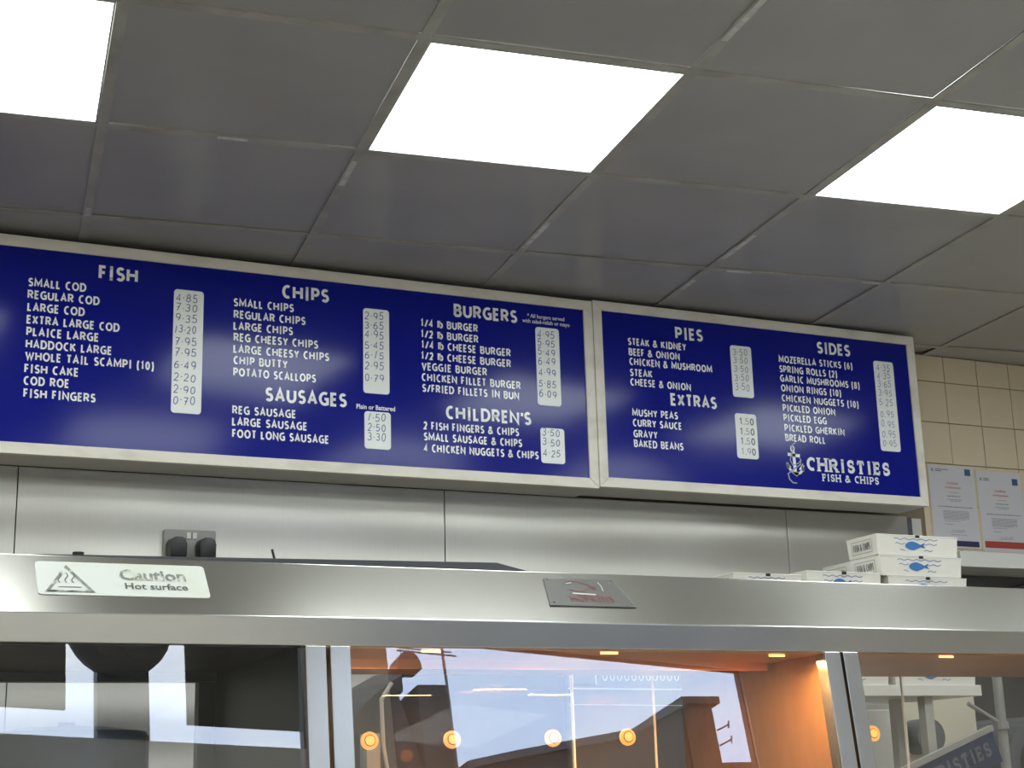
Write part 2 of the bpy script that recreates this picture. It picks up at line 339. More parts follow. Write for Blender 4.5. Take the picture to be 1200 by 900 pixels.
# steel cladding sheets below the boards
for a, b in ((X0, -1.94), (-1.94, -.72), (-.72, .50), (.50, 1.735), (1.735, 2.965), (2.965, 3.468)):
    MB().box(a+.0012, b-.0012, 4.25, YW-.008, .10, Z+.873).build('cladding_sheet', M['steelwall'], wb, bevel=.001)
struct(MB().box(3.470, 3.497, 4.262, YW-.006, .1, Z+.872).build('gap_shade', M['duct']))  # dark strip standing in for the shadow gap beside the cladding
struct(MB().box(3.499, 3.545, 4.27, YW-.008, .1, Z+.872).build('trim_3', M['white'], bevel=.002))
# ---- ceiling: grid turned 6.3 degrees against the walls
A = 0.11054; GO = Vector((0.667, 4.524))
gu = Vector((cos(A), -sin(A))); gv = Vector((-sin(A), -cos(A)))      # along rows, towards the shop front
def gp(i, j): return GO+gu*(.6*i)+gv*(.6*j)
def clip(poly, edges):
    for (ax, ay), (bx, by) in edges:
        res = []
        nx, ny = -(by-ay), bx-ax
        for k in range(len(poly)):
            p, q = poly[k-1], poly[k]
            dp = (p[0]-ax)*nx+(p[1]-ay)*ny; dq = (q[0]-ax)*nx+(q[1]-ay)*ny
            if (dp >= 0) != (dq >= 0):
                t = dp/(dp-dq); res.append((p[0]+(q[0]-p[0])*t, p[1]+(q[1]-p[1])*t))
            if dq >= 0: res.append(q)
        poly = res
        if len(poly) < 3: return []
    return poly
def shrink(c, d=.002):
    return [(ROOM[0][0]+d, ROOM[0][1]+d*2), (ROOM[1][0]-d, ROOM[1][1]+d*2), (ROOM[2][0]-d, ROOM[2][1]-d), (ROOM[3][0]+d, ROOM[3][1]-d)]
RR = shrink(ROOM); REDGE = [(RR[k], RR[(k+1) % 4]) for k in range(4)]
ceil = struct(MB().prism([(x, y, Z+H+.10) for x, y in ROOM], [(x, y, Z+H+.16) for x, y in ROOM]).build('ceiling', M['tile']))
LIGHTS = [(i, j) for i in (-3, -1, 1, 3, 5) for j in (2, 4, 6)]
for i in range(-7, 11):
    for j in range(-3, 12):
        if (i, j) in LIGHTS: continue
        q = [gp(i, j)+gu*a+gv*b for a, b in ((.0115, .0115), (.5885, .0115), (.5885, .5885), (.0115, .5885))]
        q = clip([(p.x, p.y) for p in q][::-1], REDGE)
        if not q: continue
        dz = random.uniform(-.0005, .0015)+(.006 if (i, j) == (4, -1) else 0)
        MB().prism([(x, y, Z+H+.004+dz) for x, y in q], [(x, y, Z+H+.016+dz) for x, y in q]).build('ceiling_tile', M['tile'], ceil)
for k in range(-4, 13):       # bars along the rows
    q = [gp(-8, k)+gv*-.012, gp(11, k)+gv*-.012, gp(11, k)+gv*.012, gp(-8, k)+gv*.012]
    q = clip([(p.x, p.y) for p in q][::-1], REDGE)
    if q: MB().prism([(x, y, Z+H-.0005) for x, y in q], [(x, y, Z+H+.0035) for x, y in q]).build('ceiling_bar', M['bar'], ceil)
for i in range(-8, 12):       # short cross bars
    for j in range(-4, 13):
        q = [gp(i, j)+gu*-.012+gv*.0125, gp(i, j)+gu*.012+gv*.0125, gp(i, j+1)+gu*.012-gv*.0125, gp(i, j+1)+gu*-.012-gv*.0125]
        q = clip([(p.x, p.y) for p in q][::-1], REDGE)
        if q: MB().prism([(x, y, Z+H-.0003) for x, y in q], [(x, y, Z+H+.0035) for x, y in q]).build('ceiling_bar', M['bar'], ceil)
# worn bright scuffs on bars (paint wear)
for (i, j, ax, s0, s1) in ((1, 2, 'v', -.22, -.06), (2, 1, 'v', .05, .26), (3, 1, 'v', .10, .30), (3, 0, 'v', .40, .5), (3, 1, 'u', .06, .14), (4, 1, 'u', -.08, -.02), (0, 1, 'v', .01, .07), (0, 2, 'u', .26, .33), (2, 3, 'v', .15, .4)):
    d, e = (gu, gv) if ax == 'u' else (gv, gu)
    b = gp(i, j); w = .007
    q = [b+d*s0-e*w, b+d*s1-e*w, b+d*s1+e*w, b+d*s0+e*w]
    MB().prism([(p.x, p.y, Z+H-.0011) for p in q], [(p.x, p.y, Z+H-.0006) for p in q]).build('paint_scuff', M['barold'], ceil)
LL = {(-1, 2): 'square lit ceiling panel nearest the top left corner, cut by the frame', (1, 2): 'square lit ceiling panel in the middle, above the burgers board', (3, 2): 'square lit ceiling panel on the right, above the sides board'}
for (i, j) in LIGHTS:
    q = [gp(i, j)+gu*a+gv*b for a, b in ((.013, .013), (.587, .013), (.587, .587), (.013, .587))]
    if not all(X0+.02 < p.x < X1-.02 and front_y(p.x)+.02 < p.y < YW-.02 for p in q): continue
    c = gp(i+.5, j+.5)
    r = root('ceiling_light', LL.get((i, j), 'square lit ceiling panel outside the picture, nearer the shop window'), 'ceiling light', (c.x, c.y, Z+H), 'lit panels set in the ceiling grid')
    def ring(m, z): return [c+(p-c)*m for p in q]
    I = [c+(p-c)*.985 for p in q]
    mb = MB()
    for k in range(4):
        a, b_, c2, d = q[k], q[(k+1) % 4], I[(k+1) % 4], I[k]
        mb.prism([(p.x, p.y, Z+H-.0005) for p in (a, b_, c2, d)], [(p.x, p.y, Z+H+.02) for p in (a, b_, c2, d)])
    keep(r, mb.build('frame', M['ledframe']))
    keep(r, MB().prism([(p.x, p.y, Z+H+.001) for p in I], [(p.x, p.y, Z+H+.012) for p in I]).build('diffuser', M['led']))
# ---- shop front behind the viewer
def sbox(s0, s1, z0, z1, o0=0, o1=.035, mb=None):
    mb = mb or MB(); P = [sp(s0, z0, o0), sp(s1, z0, o0), sp(s1, z0, o1), sp(s0, z0, o1), sp(s0, z1, o0), sp(s1, z1, o0), sp(s1, z1, o1), sp(s0, z1, o1)]
    return mb.hexa(P)
sl, sr = (X0-2.37)/cos(th)-.02, (X1-2.37)/cos(th)+.02
mb = MB()
sbox(sl, sr, -1.5, -.45, mb=mb); sbox(sl, -.875, -.45, .86, mb=mb); sbox(sl, -2.45, .86, 1.8, mb=mb); sbox(-2.45, 1.15, 1.28, 1.8, mb=mb)
sbox(-.875, -.545, -.45, 1.28, mb=mb); sbox(1.15, sr, -.45, 1.8, mb=mb)
struct(mb.build('wall_front', M['wallpaint']))
def window(n, s0, s1, z0, z1, mull):
    r = empty_struct('window_%d' % n); mb = MB(); t = .008
    sbox(s0, s1, z0, z0+t, .01, .034, mb); sbox(s0, s1, z1-t, z1, .01, .034, mb); sbox(s0, s0+t, z0, z1, .01, .034, mb); sbox(s1-t, s1, z0, z1, .01, .034, mb)
    mb.build('window_frame', M['mullion'], r)
    for a, b in mull: sbox(a, b, z0+t, z1-t, .008, .036).build('mullion', M['mullion'], r)
    sbox(s0+t, s1-t, z0+t, z1-t, .020, .024).build('window_pane', M['clear'], r)
window(1, -2.45, -.875, .845, 1.28, [(-1.577, -1.411)])
window(2, -.545, 1.15, -.45, 1.28, [])
tag(sbox(-2.43, -1.672, .945, 1.26, .015, .024).build('window_poster', M['poster']), 'plain dark notice covering the left of the high shop window', 'poster')
tag(sbox(-1.283, -.862, .922, 1.26, .015, .024).build('window_poster', M['poster']), 'plain dark notice covering the right of the high shop window', 'poster')
r = root('extractor_fan', 'round dark extractor fan set in the high shop window', 'fan', tuple(sp(-1.505, 1.225, 0)))
def disc(s, z, rad, o0, o1, n=28): return [sp(s+rad*cos(2*pi*k/n), z+rad*sin(2*pi*k/n), o0) for k in range(n)], [sp(s+rad*cos(2*pi*k/n), z+rad*sin(2*pi*k/n), o1) for k in range(n)]
keep(r, MB().prism(*disc(-1.505, 1.225, .172, .002, .024)).build('fan_housing', M['mullion']))
for k in range(6):
    a = k*pi/3; c0 = (-1.505+.09*cos(a), 1.225+.09*sin(a))
    keep(r, MB().prism(*disc(c0[0], c0[1], .035, -.006, .0015, 10)).build('fan_blade', M['poster']))
# ---- street beyond
tag(MB().box(-30, 40, -60, -3.2, -.35, -.25).build('road', M['road']), 'grey asphalt street outside the shop window', 'road')
def gable(name, label, outline, y0, y1, m, roof=None, top=None):
    r = root(name, label, 'building', (outline[0][0], -y0, 0))
    a = [(x, -y0, z) for x, z in outline]; b_ = [(x, -y1, z) for x, z in outline]
    keep(r, MB().prism(a, b_).build('house_wall', m))
    if top:
        mb = MB()
        for (xa, za), (xb, zb) in zip(top[:-1], top[1:]):
            mb.hexa([(xa, -y0+.15, za), (xb, -y0+.15, zb), (xb, -y1, zb), (xa, -y1, za), (xa, -y0+.15, za+.10), (xb, -y0+.15, zb+.10), (xb, -y1, zb+.10), (xa, -y1, za+.10)])
        keep(r, mb.build('roof', M['slate']))
    return r
h1 = gable('terraced_house', 'dark house across the street with a stepped roofline and aerial', [(6.3, 0), (7.53, 0), (7.53, 5.6), (7.25, 5.85), (6.94, 7.0), (6.3, 6.4)], 14, 20, M['brick'])
h1b = MB().box(7.22, 7.62, -14.6, -13.9, 5.5, 6.92).build('chimney', M['brick']); keep(h1, h1b)
mb = MB().box(6.94, 7.10, -14.5, -14.1, 6.9, 7.20); keep(h1, mb.build('chimney_pot', M['brick']))
mb = MB(); n = 12
mb.prism([(7.16+.17*cos(pi*k/n), -13.95, 7.15+.24*sin(pi*k/n)) for k in range(n+1)], [(7.16+.17*cos(pi*k/n), -14.3, 7.15+.24*sin(pi*k/n)) for k in range(n+1)]); keep(h1, mb.build('chimney_cowl', M['brick']))
mb = MB().tube([(7.60, -13.8, 5.4), (7.585, -13.8, 6.9), (7.56, -13.8, 7.7)], .02); mb.tube([(6.95, -13.8, 7.34), (7.76, -13.8, 7.27)], .012); mb.tube([(6.95, -13.8, 7.38), (7.70, -13.8, 7.32)], .010)
for k in range(5): x = 7.0+k*.04; mb.tube([(x, -13.8, 7.27), (x, -13.8, 7.43)], .006)
keep(h1, mb.build('aerial', M['mullion']))
h2 = gable('gabled_house', 'dark slate roofed house across the street rising towards a chimney', [(7.78, 0), (11.1, 0), (11.1, 6.62), (10.63, 6.42), (10.2, 6.20), (8.46, 5.94), (7.78, 5.82)], 14, 20, M['brick'], top=[(7.78, 5.82), (8.46, 5.94), (10.2, 6.20), (10.63, 6.42), (11.1, 6.62)])
mb = MB().box(11.1, 11.56, -14.8, -13.95, 0, 6.70); mb.box(11.08, 11.68, -14.85, -13.9, 6.66, 6.76); keep(h2, mb.build('chimney', M['brick']))
mb = MB()
for z in (6.33, 6.12): mb.tube([(11.55, -13.9, z-.05), (11.75, -13.9, z+.03)], .012); mb.tube([(11.74, -13.9, z-.02), (11.76, -13.9, z+.08)], .012)
keep(h2, mb.build('aerial', M['mullion']))
mb = MB().box(11.6, 14.5, -20, -14, 0, 5.86); tag(mb.build('flat_roofed_house', M['brick']), 'low flat roofed dark house right of the tall chimney', 'building')

# ------------------------------------------------------------------ menu boards
YB = 4.09
def on_board(y): return lambda p: (p[0], y, Z+p[1])
def board(x0, x1, z0, z1, label):
    r = root('menu_board', label, 'menu board', ((x0+x1)/2, 4.17, Z+z0), 'blue menu boards over the frying range')
    f = .031
    keep(r, MB().box(x0+.002, x1-.002, YB+.012, 4.245, Z+z0+.002, Z+z1-.002).build('casing', M['casing']))
    P = [(x0, z0), (x1, z0), (x1, z1), (x0, z1)]; Iq = [(x0+f, z0+f), (x1-f, z0+f), (x1-f, z1-f), (x0+f, z1-f)]
    for k in range(4):
        g = .0006
        q = [P[k], P[(k+1) % 4], Iq[(k+1) % 4], Iq[k]]
        cx = sum(p[0] for p in q)/4; cz = sum(p[1] for p in q)/4
        mid = ((q[0][0]+q[1][0])/2, (q[0][1]+q[1][1])/2)
        if k % 2 == 0: q = [(q[0][0]+g, q[0][1]), (q[1][0]-g, q[1][1]), (q[2][0]-g, q[2][1]), (q[3][0]+g, q[3][1])]
        keep(r, MB().prism([(a, YB-.006, Z+b) for a, b in q], [(a, YB+.014, Z+b) for a, b in q]).build('frame_rail', M['frame'], bevel=.0015))
    keep(r, MB().box(x0+f-.002, x1-f+.002, YB, YB+.006, Z+z0+f-.002, Z+z1-f+.002).build('sign_face', M['blue']))
    return r
left = board(-.264, 2.1775, .872, 1.469, 'long blue menu board headed FISH, CHIPS, SAUSAGES, BURGERS and CHILDREN\u2019S')
right = board(2.180, 3.432, .878, 1.474, 'shorter blue menu board headed PIES, EXTRAS and SIDES with an anchor emblem')
HEAD = [("FISH", .663, .769, 1.371), ("CHIPS", 1.179, 1.319, 1.373), ("SAUSAGES", 1.133, 1.373, 1.065), ("BURGERS", 1.710, 1.920, 1.372), ("CHILDREN\u2019S", 1.679, 1.957, 1.054),
        ("PIES", 2.478, 2.581, 1.376), ("EXTRAS", 2.447, 2.618, 1.154), ("SIDES", 3.026, 3.162, 1.379)]
LINES = [("SMALL COD", .480, .632, 1.331), ("REGULAR COD", .480, .669, 1.297), ("LARGE COD", .481, .631, 1.262), ("EXTRA LARGE COD", .481, .725, 1.227), ("PLAICE LARGE", .482, .671, 1.194),
 ("HADDOCK LARGE", .482, .707, 1.160), ("WHOLE TAIL SCAMPI (10)", .482, .821, 1.127), ("FISH CAKE", .482, .622, 1.092), ("COD ROE", .482, .599, 1.059), ("FISH FINGERS", .483, .669, 1.025),
 ("SMALL CHIPS", 1.038, 1.214, 1.334), ("REGULAR CHIPS", 1.039, 1.249, 1.299), ("LARGE CHIPS", 1.039, 1.212, 1.265), ("REG CHEESY CHIPS", 1.040, 1.287, 1.232), ("LARGE CHEESY CHIPS", 1.040, 1.320, 1.198),
 ("CHIP BUTTY", 1.041, 1.197, 1.165), ("POTATO SCALLOPS", 1.041, 1.281, 1.131), ("REG SAUSAGE", 1.040, 1.223, 1.022), ("LARGE SAUSAGE", 1.040, 1.256, .989), ("FOOT LONG SAUSAGE", 1.041, 1.320, .955),
 ("1/4 lb BURGER", 1.603, 1.788, 1.331), ("1/2 lb BURGER", 1.603, 1.789, 1.297), ("1/4 lb CHEESE BURGER", 1.604, 1.895, 1.264), ("1/2 lb CHEESE BURGER", 1.603, 1.895, 1.230), ("VEGGIE BURGER", 1.604, 1.815, 1.197),
 ("CHICKEN FILLET BURGER", 1.604, 1.925, 1.164), ("S/FRIED FILLETS IN BUN", 1.605, 1.919, 1.131), ("2 FISH FINGERS & CHIPS", 1.608, 1.915, 1.018), ("SMALL SAUSAGE & CHIPS", 1.608, 1.924, .985), ("4 CHICKEN NUGGETS & CHIPS", 1.608, 1.978, .951),
 ("STEAK & KIDNEY", 2.303, 2.516, 1.340), ("BEEF & ONION", 2.304, 2.490, 1.306), ("CHICKEN & MUSHROOM", 2.305, 2.609, 1.275), ("STEAK", 2.305, 2.386, 1.239), ("CHEESE & ONION", 2.305, 2.525, 1.208),
 ("MUSHY PEAS", 2.306, 2.471, 1.110), ("CURRY SAUCE", 2.307, 2.483, 1.077), ("GRAVY", 2.307, 2.393, 1.042), ("BAKED BEANS", 2.307, 2.485, 1.011),
 ("MOZERELLA STICKS (6)", 2.869, 3.166, 1.334), ("SPRING ROLLS (2)", 2.869, 3.100, 1.300), ("GARLIC MUSHROOMS (8)", 2.869, 3.189, 1.268), ("ONION RINGS (10)", 2.870, 3.110, 1.235), ("CHICKEN NUGGETS (10)", 2.870, 3.178, 1.201),
 ("PICKLED ONION", 2.871, 3.080, 1.168), ("PICKLED EGG", 2.871, 3.042, 1.135), ("PICKLED GHERKIN", 2.872, 3.111, 1.101), ("BREAD ROLL", 2.872, 3.031, 1.068)]
f3 = on_board(YB-.0006)
for t_, a, b_, z in HEAD:
    mb = MB(); word(mb, t_, a, b_, z, .041, f3, w=.20, gap=.095); keep(left if a < 2.18 else right, mb.build('menu_heading', M['letter']))
for t_, a, b_, z in LINES:
    mb = MB(); word(mb, t_, a, b_, z-.0005, .0245, f3, w=.195, gap=.09, space=.34); keep(left if a < 2.18 else right, mb.build('menu_line', M['letter']))
bfont('Plain or Battered', 'menu_line', 1.402, 1.520, 1.065, .0135, f3, M['letter'], left, .02)
bfont('* All burgers served', 'menu_line', 1.954, 2.081, 1.395, .0125, f3, M['letter'], left, .005)
bfont('with salad-relish or mayo', 'menu_line', 1.937, 2.099, 1.378, .0125, f3, M['letter'], left, .005)
STR = [(.870, .953, 1.013, 1.366, (55, 822), (105, 170, 235, 305, 378, 450, 525, 602, 675, 745), "4\u00b785 7\u00b730 9\u00b735 13\u00b720 7\u00b795 7\u00b795 6\u00b749 2\u00b720 2\u00b790 0\u00b770", .07, 'ink'),
 (1.423, 1.503, 1.113, 1.369, (62, 530), (103, 152, 207, 265, 320, 380, 445), "2\u00b795 3\u00b765 4\u00b795 5\u00b745 6\u00b715 2\u00b795 0\u00b779", .06, 'ink'),
 (1.426, 1.506, .949, 1.059, (630, 840), (663, 717, 770), "1\u00b750 2\u00b750 3\u00b730", .12, 'ink'),
 (1.980, 2.060, 1.120, 1.367, (112, 522), (147, 195, 243, 293, 348, 410, 462), "4\u00b795 5\u00b795 5\u00b749 6\u00b749 4\u00b799 5\u00b785 6\u00b709", .08, 'ink'),
 (1.986, 2.066, .941, 1.050, (640, 830), (667, 717, 775), "3\u00b750 3\u00b750 4\u00b725", .08, 'ink'),
 (2.682, 2.762, 1.202, 1.375, (88, 432), (130, 185, 243, 303, 365), "3\u00b750 3\u00b750 3\u00b750 3\u00b750 3\u00b750", .12, 'inkfaint'),
 (2.683, 2.764, .999, 1.147, (537, 835), (588, 655, 720, 788), "1.50 1.50 1.50 1.90", .1, 'print'),
 (3.255, 3.337, 1.060, 1.374, (98, 830), (147, 215, 287, 357, 435, 530, 610, 692, 768), "4\u00b735 4\u00b735 3\u00b765 3\u00b795 5\u00b725 0.95 0.95 0.95 0\u00b795", .12, 'inkfaint')]
fs = on_board(YB-.0022)
for (a, b_, z0, z1, (p0, p1), rows, txt, dx_, ink) in STR:
    pr = left if a < 2.18 else right
    q = rrect(a, b_, z0, z1, .009)
    s = MB().prism([(x, YB-.0016, Z+z) for x, z in q], [(x, YB, Z+z) for x, z in q]).build('price_strip', M['strip']); keep(pr, s)
    for row, t_ in zip(rows, txt.split()):
        zc = z1-(row-p0)/(p1-p0)*(z1-z0); xa = a+dx_*(b_-a); wd = (b_-a)*(.72 if dx_ < .1 else .68)
        if len(t_) == 5: xa -= 0.002
        if ink == 'print':
            mb = MB(); word(mb, t_, xa+.008, xa+.062, zc-.0115, .023, fs, w=.13, gap=.14, skip=lambda i, ch: ch in '59' or (t_ == '1.90' and ch == '1'))
            o1 = mb.build('printed_price', M['print']); o1.parent = s
            mb = MB(); word(mb, t_, xa+.008, xa+.062, zc-.0115, .023, fs, w=.13, gap=.14, skip=lambda i, ch: not (ch in '59' or (t_ == '1.90' and ch == '1')))
            o1 = mb.build('worn_price_digit', M['printfaint']); o1.parent = s
            o1['label'] = 'rubbed pale grey digits'
        else:
            mb = MB(); word(mb, t_, xa, xa+wd, zc-.0115, .0235, fs, w=.10, gap=.22, hand=.09, slant=.06)
            o1 = mb.build('handwritten_price', M[ink]); o1.parent = s
# emblem, CHRISTIES
mb = MB(); word(mb, 'CHRISTIES', 2.949, 3.284, .974, .046, f3, w=.22, serif=True, gap=.14); keep(right, mb.build('shop_name', M['letter']))
mb = MB(); word(mb, 'FISH & CHIPS', 3.007, 3.234, .942, .025, f3, w=.19, serif=True, gap=.14, space=.35); keep(right, mb.build('shop_name', M['letter']))
def az(px, py):   # emblem drawing units (15/100 mm rows of the sketch) to board
    return (2.9+(px-228)*.000478, .997-(py-265)*.000452)
mb = MB()
ribbon(mb, [az(*p) for p in arc(222, 162, 14, 20, 0, 360, 12)], .0045, f3)
ribbon(mb, [az(228, 182), az(233, 345)], .0115, f3)
ribbon(mb, [az(180, 205), az(278, 212)], .0105, f3)
ribbon(mb, [az(*p) for p in ((172, 268), (176, 295), (196, 322), (236, 350), (276, 335), (294, 312), (300, 280))], .0085, f3)
mb.add([f3(az(*p)) for p in ((168, 262), (202, 300), (172, 312))], [(0, 1, 2)]); mb.add([f3(az(*p)) for p in ((299, 264), (262, 312), (304, 325))], [(0, 1, 2)]); mb.add([f3(az(*p)) for p in ((205, 330), (266, 335), (242, 366))], [(0, 1, 2)])
e = mb.build('anchor_emblem', M['letter']); keep(right, e)
mb = MB(); fr_ = on_board(YB-.0012)
ribbon(mb, [az(*p) for p in ((248, 118), (228, 128), (216, 148), (222, 172), (205, 215), (196, 250), (215, 285), (262, 268), (284, 240), (270, 222))], .0035, fr_)
ribbon(mb, [az(*p) for p in ((284, 240), (278, 275), (240, 300), (200, 325), (172, 350), (180, 388), (205, 412), (238, 414))], .0045, fr_)
o1 = mb.build('rope', M['rope']); o1.parent = e

# ------------------------------------------------------------------ twin socket and plugs
r = root('wall_socket', 'steel double wall socket on the cladding behind the caution sticker', 'socket', (.966, 4.245, Z+.64))
q = rrect(.893, 1.038, .632, .718, .006)
keep(r, MB().prism([(x, 4.236, Z+z) for x, z in q], [(x, 4.2495, Z+z) for x, z in q]).build('faceplate', M['grey'], bevel=.001))
for x in (.955, .972): keep(r, MB().box(x, x+.012, 4.232, 4.2362, Z+.692, Z+.710).build('rocker_switch', M['sticker'], bevel=.001))
for x, lb in ((.925, 'left'), (1.006, 'right')):
    prof = [(-.026, -.04), (.026, -.04), (.027, .0), (.022, .014), (.010, .021), (-.010, .021), (-.022, .014), (-.027, .0)]
    mb = MB().prism([(x+a*.85, 4.190, Z+.672+b_*.9) for a, b_ in prof], [(x+a, 4.2355, Z+.672+b_) for a, b_ in prof])
    o = mb.build('plug', M['black'], bevel=.002, smooth=True); tag(o, 'black plug in the %s outlet of the steel wall socket' % lb, 'plug', 'plugs in the wall socket')

# ------------------------------------------------------------------ frying range
RG = root('frying_range', 'long stainless steel frying range with sloping canopy and glass fronted hot cabinets', 'frying range', (1.2, 2.2, 0))
XL, XR = -1.2, 3.7
def rp(name, mb, m, **k): return keep(RG, mb.build(name, m, **k))
prof = [(2.0, .190), (2.0, .228), (2.084, .312), (2.47, .312), (2.47, .202), (2.04, .196)]
mb = MB(); mb.prism([(XL, y, Z+z) for y, z in prof], [(XR, y, Z+z) for y, z in prof]); rp('canopy', mb, M['steel'], bevel=.0015)
# inner soffits of each section, lamp glow and shade painted into their colour
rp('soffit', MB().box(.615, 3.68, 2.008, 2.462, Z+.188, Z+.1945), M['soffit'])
rp('soffit', MB().box(XL+.02, .611, 2.008, 2.462, Z+.188, Z+.1945), M['unlitsteel'])
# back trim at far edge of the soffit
rp('back_rail', MB().box(XL, .611, 2.44, 2.47, Z+.174, Z+.1875), M['unlitsteel'])
TL = R(7.2)
def tp(x, d, o): return (x, 2.0-d*sin(TL)-o*cos(TL), Z+.19-d*cos(TL)+o*sin(TL))
def tbox(x0, x1, d0, d1, o0, o1, mb=None):
    mb = mb or MB(); P = [tp(x, d, o) for d in (d0, d1) for (x, o) in ((x0, o0), (x1, o0), (x1, o1), (x0, o1))]
    return mb.hexa(P)
DOORS = [(-1.02, -.186), (-.180, .641), (.6465, 1.4745), (1.480, 2.31), (2.316, 3.146)]
for k, (a, b_) in enumerate(DOORS):
    s = .0285; D = .50
    fr = tbox(a, a+s, .0005, D, -.022, .004); tbox(b_-s, b_, .0005, D, -.022, .004, fr); tbox(a+s, b_-s, D-.03, D, -.022, .004, fr)
    fo = rp('cabinet_door', fr, M['steel'], bevel=.001)
    g = tbox(a+s-.003, b_-s+.003, .001, D-.028, -.006, -.001).build('glass_pane', M['glass']); g.parent = fo
# end panels between the hot cabinets
def endp(x, m, nm='end_panel', t=.006, y1=2.462):
    P = [(x, 1.97, Z-.02), (x, 2.022, Z+.1875), (x, y1, Z+.1875), (x, y1, Z-.31), (x, 1.965, Z-.31)]
    P = [(x, 2.005, Z+.1875), (x, y1, Z+.1875), (x, y1, Z-.31), (x, 1.975, Z-.31), (x, 1.975, Z-.06)]
    return rp(nm, MB().prism(P, [(x+t, y, z) for _, y, z in P]), m)
endp(.604, M['unlitsteel']); endp(1.463, M['steelin']); endp(-.22, M['unlitsteel'])
rp('back_post', MB().box(.576, .602, 2.44, 2.466, Z-.31, Z+.173), M['hood'])
# countertop and body
rp('counter_top', MB().box(XL, XR, 1.88, 2.50, Z-.345, Z-.312), M['steel'], bevel=.002)
rp('base_cabinet', MB().box(XL+.02, XR-.02, 1.92, 2.46, .10, Z-.346), M['steel'])
rp('plinth', MB().box(XL+.05, XR-.05, 1.98, 2.44, 0, .10), M['black'])
rp('rear_post', MB().box(2.44+.25, 2.715, 2.44, 2.466, Z-.31, Z+.187), M['grey'])
rp('rear_post', MB().box(XL+.02, XL+.05, 2.43, 2.46, Z-.31, Z+.173), M['grey'])
# sliding back panes with polished edges
for a, b_, y in ((.66, 1.232, 2.445), (1.225, 1.40, 2.456), (1.50, 1.944, 2.445)):
    p = rp('rear_pane', MB().box(a, b_, y, y+.004, Z-.31, Z+.1875), M['clear'])
    e = MB().box(b_, b_+.0028, y, y+.004, Z-.31, Z+.1875).build('polished_edge', M['edge']); e.parent = p
# warming lamps: tubes under the soffit with their light
for k, (x, y, w) in enumerate(((.80, 2.018, .8), (1.08, 2.018, .8), (1.38, 2.03, .9), (.86, 2.19, 2.), (1.20, 2.19, 2.5), (1.70, 2.018, 1.), (2.05, 2.018, 1.), (2.40, 2.018, 1.))):
    o = rp('heat_lamp', MB().tube([(x-.014, y, Z+.1862), (x+.014, y, Z+.1862)], .0016), M['heat'])
    ld = bpy.data.lights.new('heat lamp light', 'AREA'); ld.shape = 'RECTANGLE'; ld.size = .10; ld.size_y = .02; ld.energy = HEAT*w; ld.color = (1, .50, .17)
    lo = bpy.data.objects.new('heat_lamp_light', ld); C.objects.link(lo); lo.location = (x, y+.02, Z+.178); lo.parent = RG; lo.matrix_parent_inverse = Matrix.Translation(-RG.location)
rp('lamp_shield', MB().box(.68, 1.455, 2.170, 2.174, Z+.174, Z+.188), M['soffit'])  # lip added to keep the rear glowing tubes out of sight
# steel discs behind the glass; their amber glow imitates the heat lamps' reflection
for x in (.702, .821, .974, 1.093, 1.525):
    def dsk(r0, o0, o1, n=24):
        d = .124
        return [tp(x+r0*cos(2*pi*k/n), d+r0*sin(2*pi*k/n), o0) for k in range(n)], [tp(x+r0*cos(2*pi*k/n), d+r0*sin(2*pi*k/n), o1) for k in range(n)]
    a = rp('glow_disc', MB().prism(*dsk(.0118, -.016, -.0105)), M['amber'])
    for nm, rr, o, m in (('groove', .0078, -.0100, 'amberdark'), ('disc_core', .0066, -.0094, 'ambercore')):
        c = MB().prism(*dsk(rr, -.0105, o)).build(nm, M[m]); c.parent = a
# caution sticker on the slope
def cp(x, s, o=0):          # slope of canopy: s metres up from the fold, o outward
    return (x, 2.0+(s-o)*sqrt(.5), Z+.228+(s+o)*sqrt(.5))
q = rrect(0, 1, 0, 1, .0, 1)
sx0, sx1, sb, st = .270, .491, .0345, .1035
q = rrect(sx0, sx1, sb, st, .006)
stk = rp('caution_sticker', MB().prism([cp(x, s, .0003) for x, s in q], [cp(x, s, .0011) for x, s in q]), M['sticker'])
def sub(o, p): o.parent = p; return o
c3 = lambda p: cp(p[0], p[1], .0016)
mb = MB(); ribbon(mb, [(.2825, .0415), (.3385, .0415), (.309, .092), (.2825, .0415), (.3385, .0415)], .0042, c3); sub(mb.build('warning_triangle', M['stickergrey']), stk)
mb = MB()
for k in range(3):
    x = .301+k*.0085
    ribbon(mb, [(x-.002+.0022*sin(i/8*2*pi), .0795-i*.0026) for i in range(9)], .0014, c3)
ribbon(mb, [(.296, .050), (.325, .050)], .0016, c3); sub(mb.build('hot_surface_symbol', M['stickerdark']), stk)
o = bfont('Caution', 'sticker_lettering', .376, .463, .0685, .0215, c3, M['stickergrey'], None, .028); sub(o, stk)
o = bfont('Hot surface', 'sticker_lettering', .381, .463, .0490, .0125, c3, M['stickerdark'], None, .02); sub(o, stk)
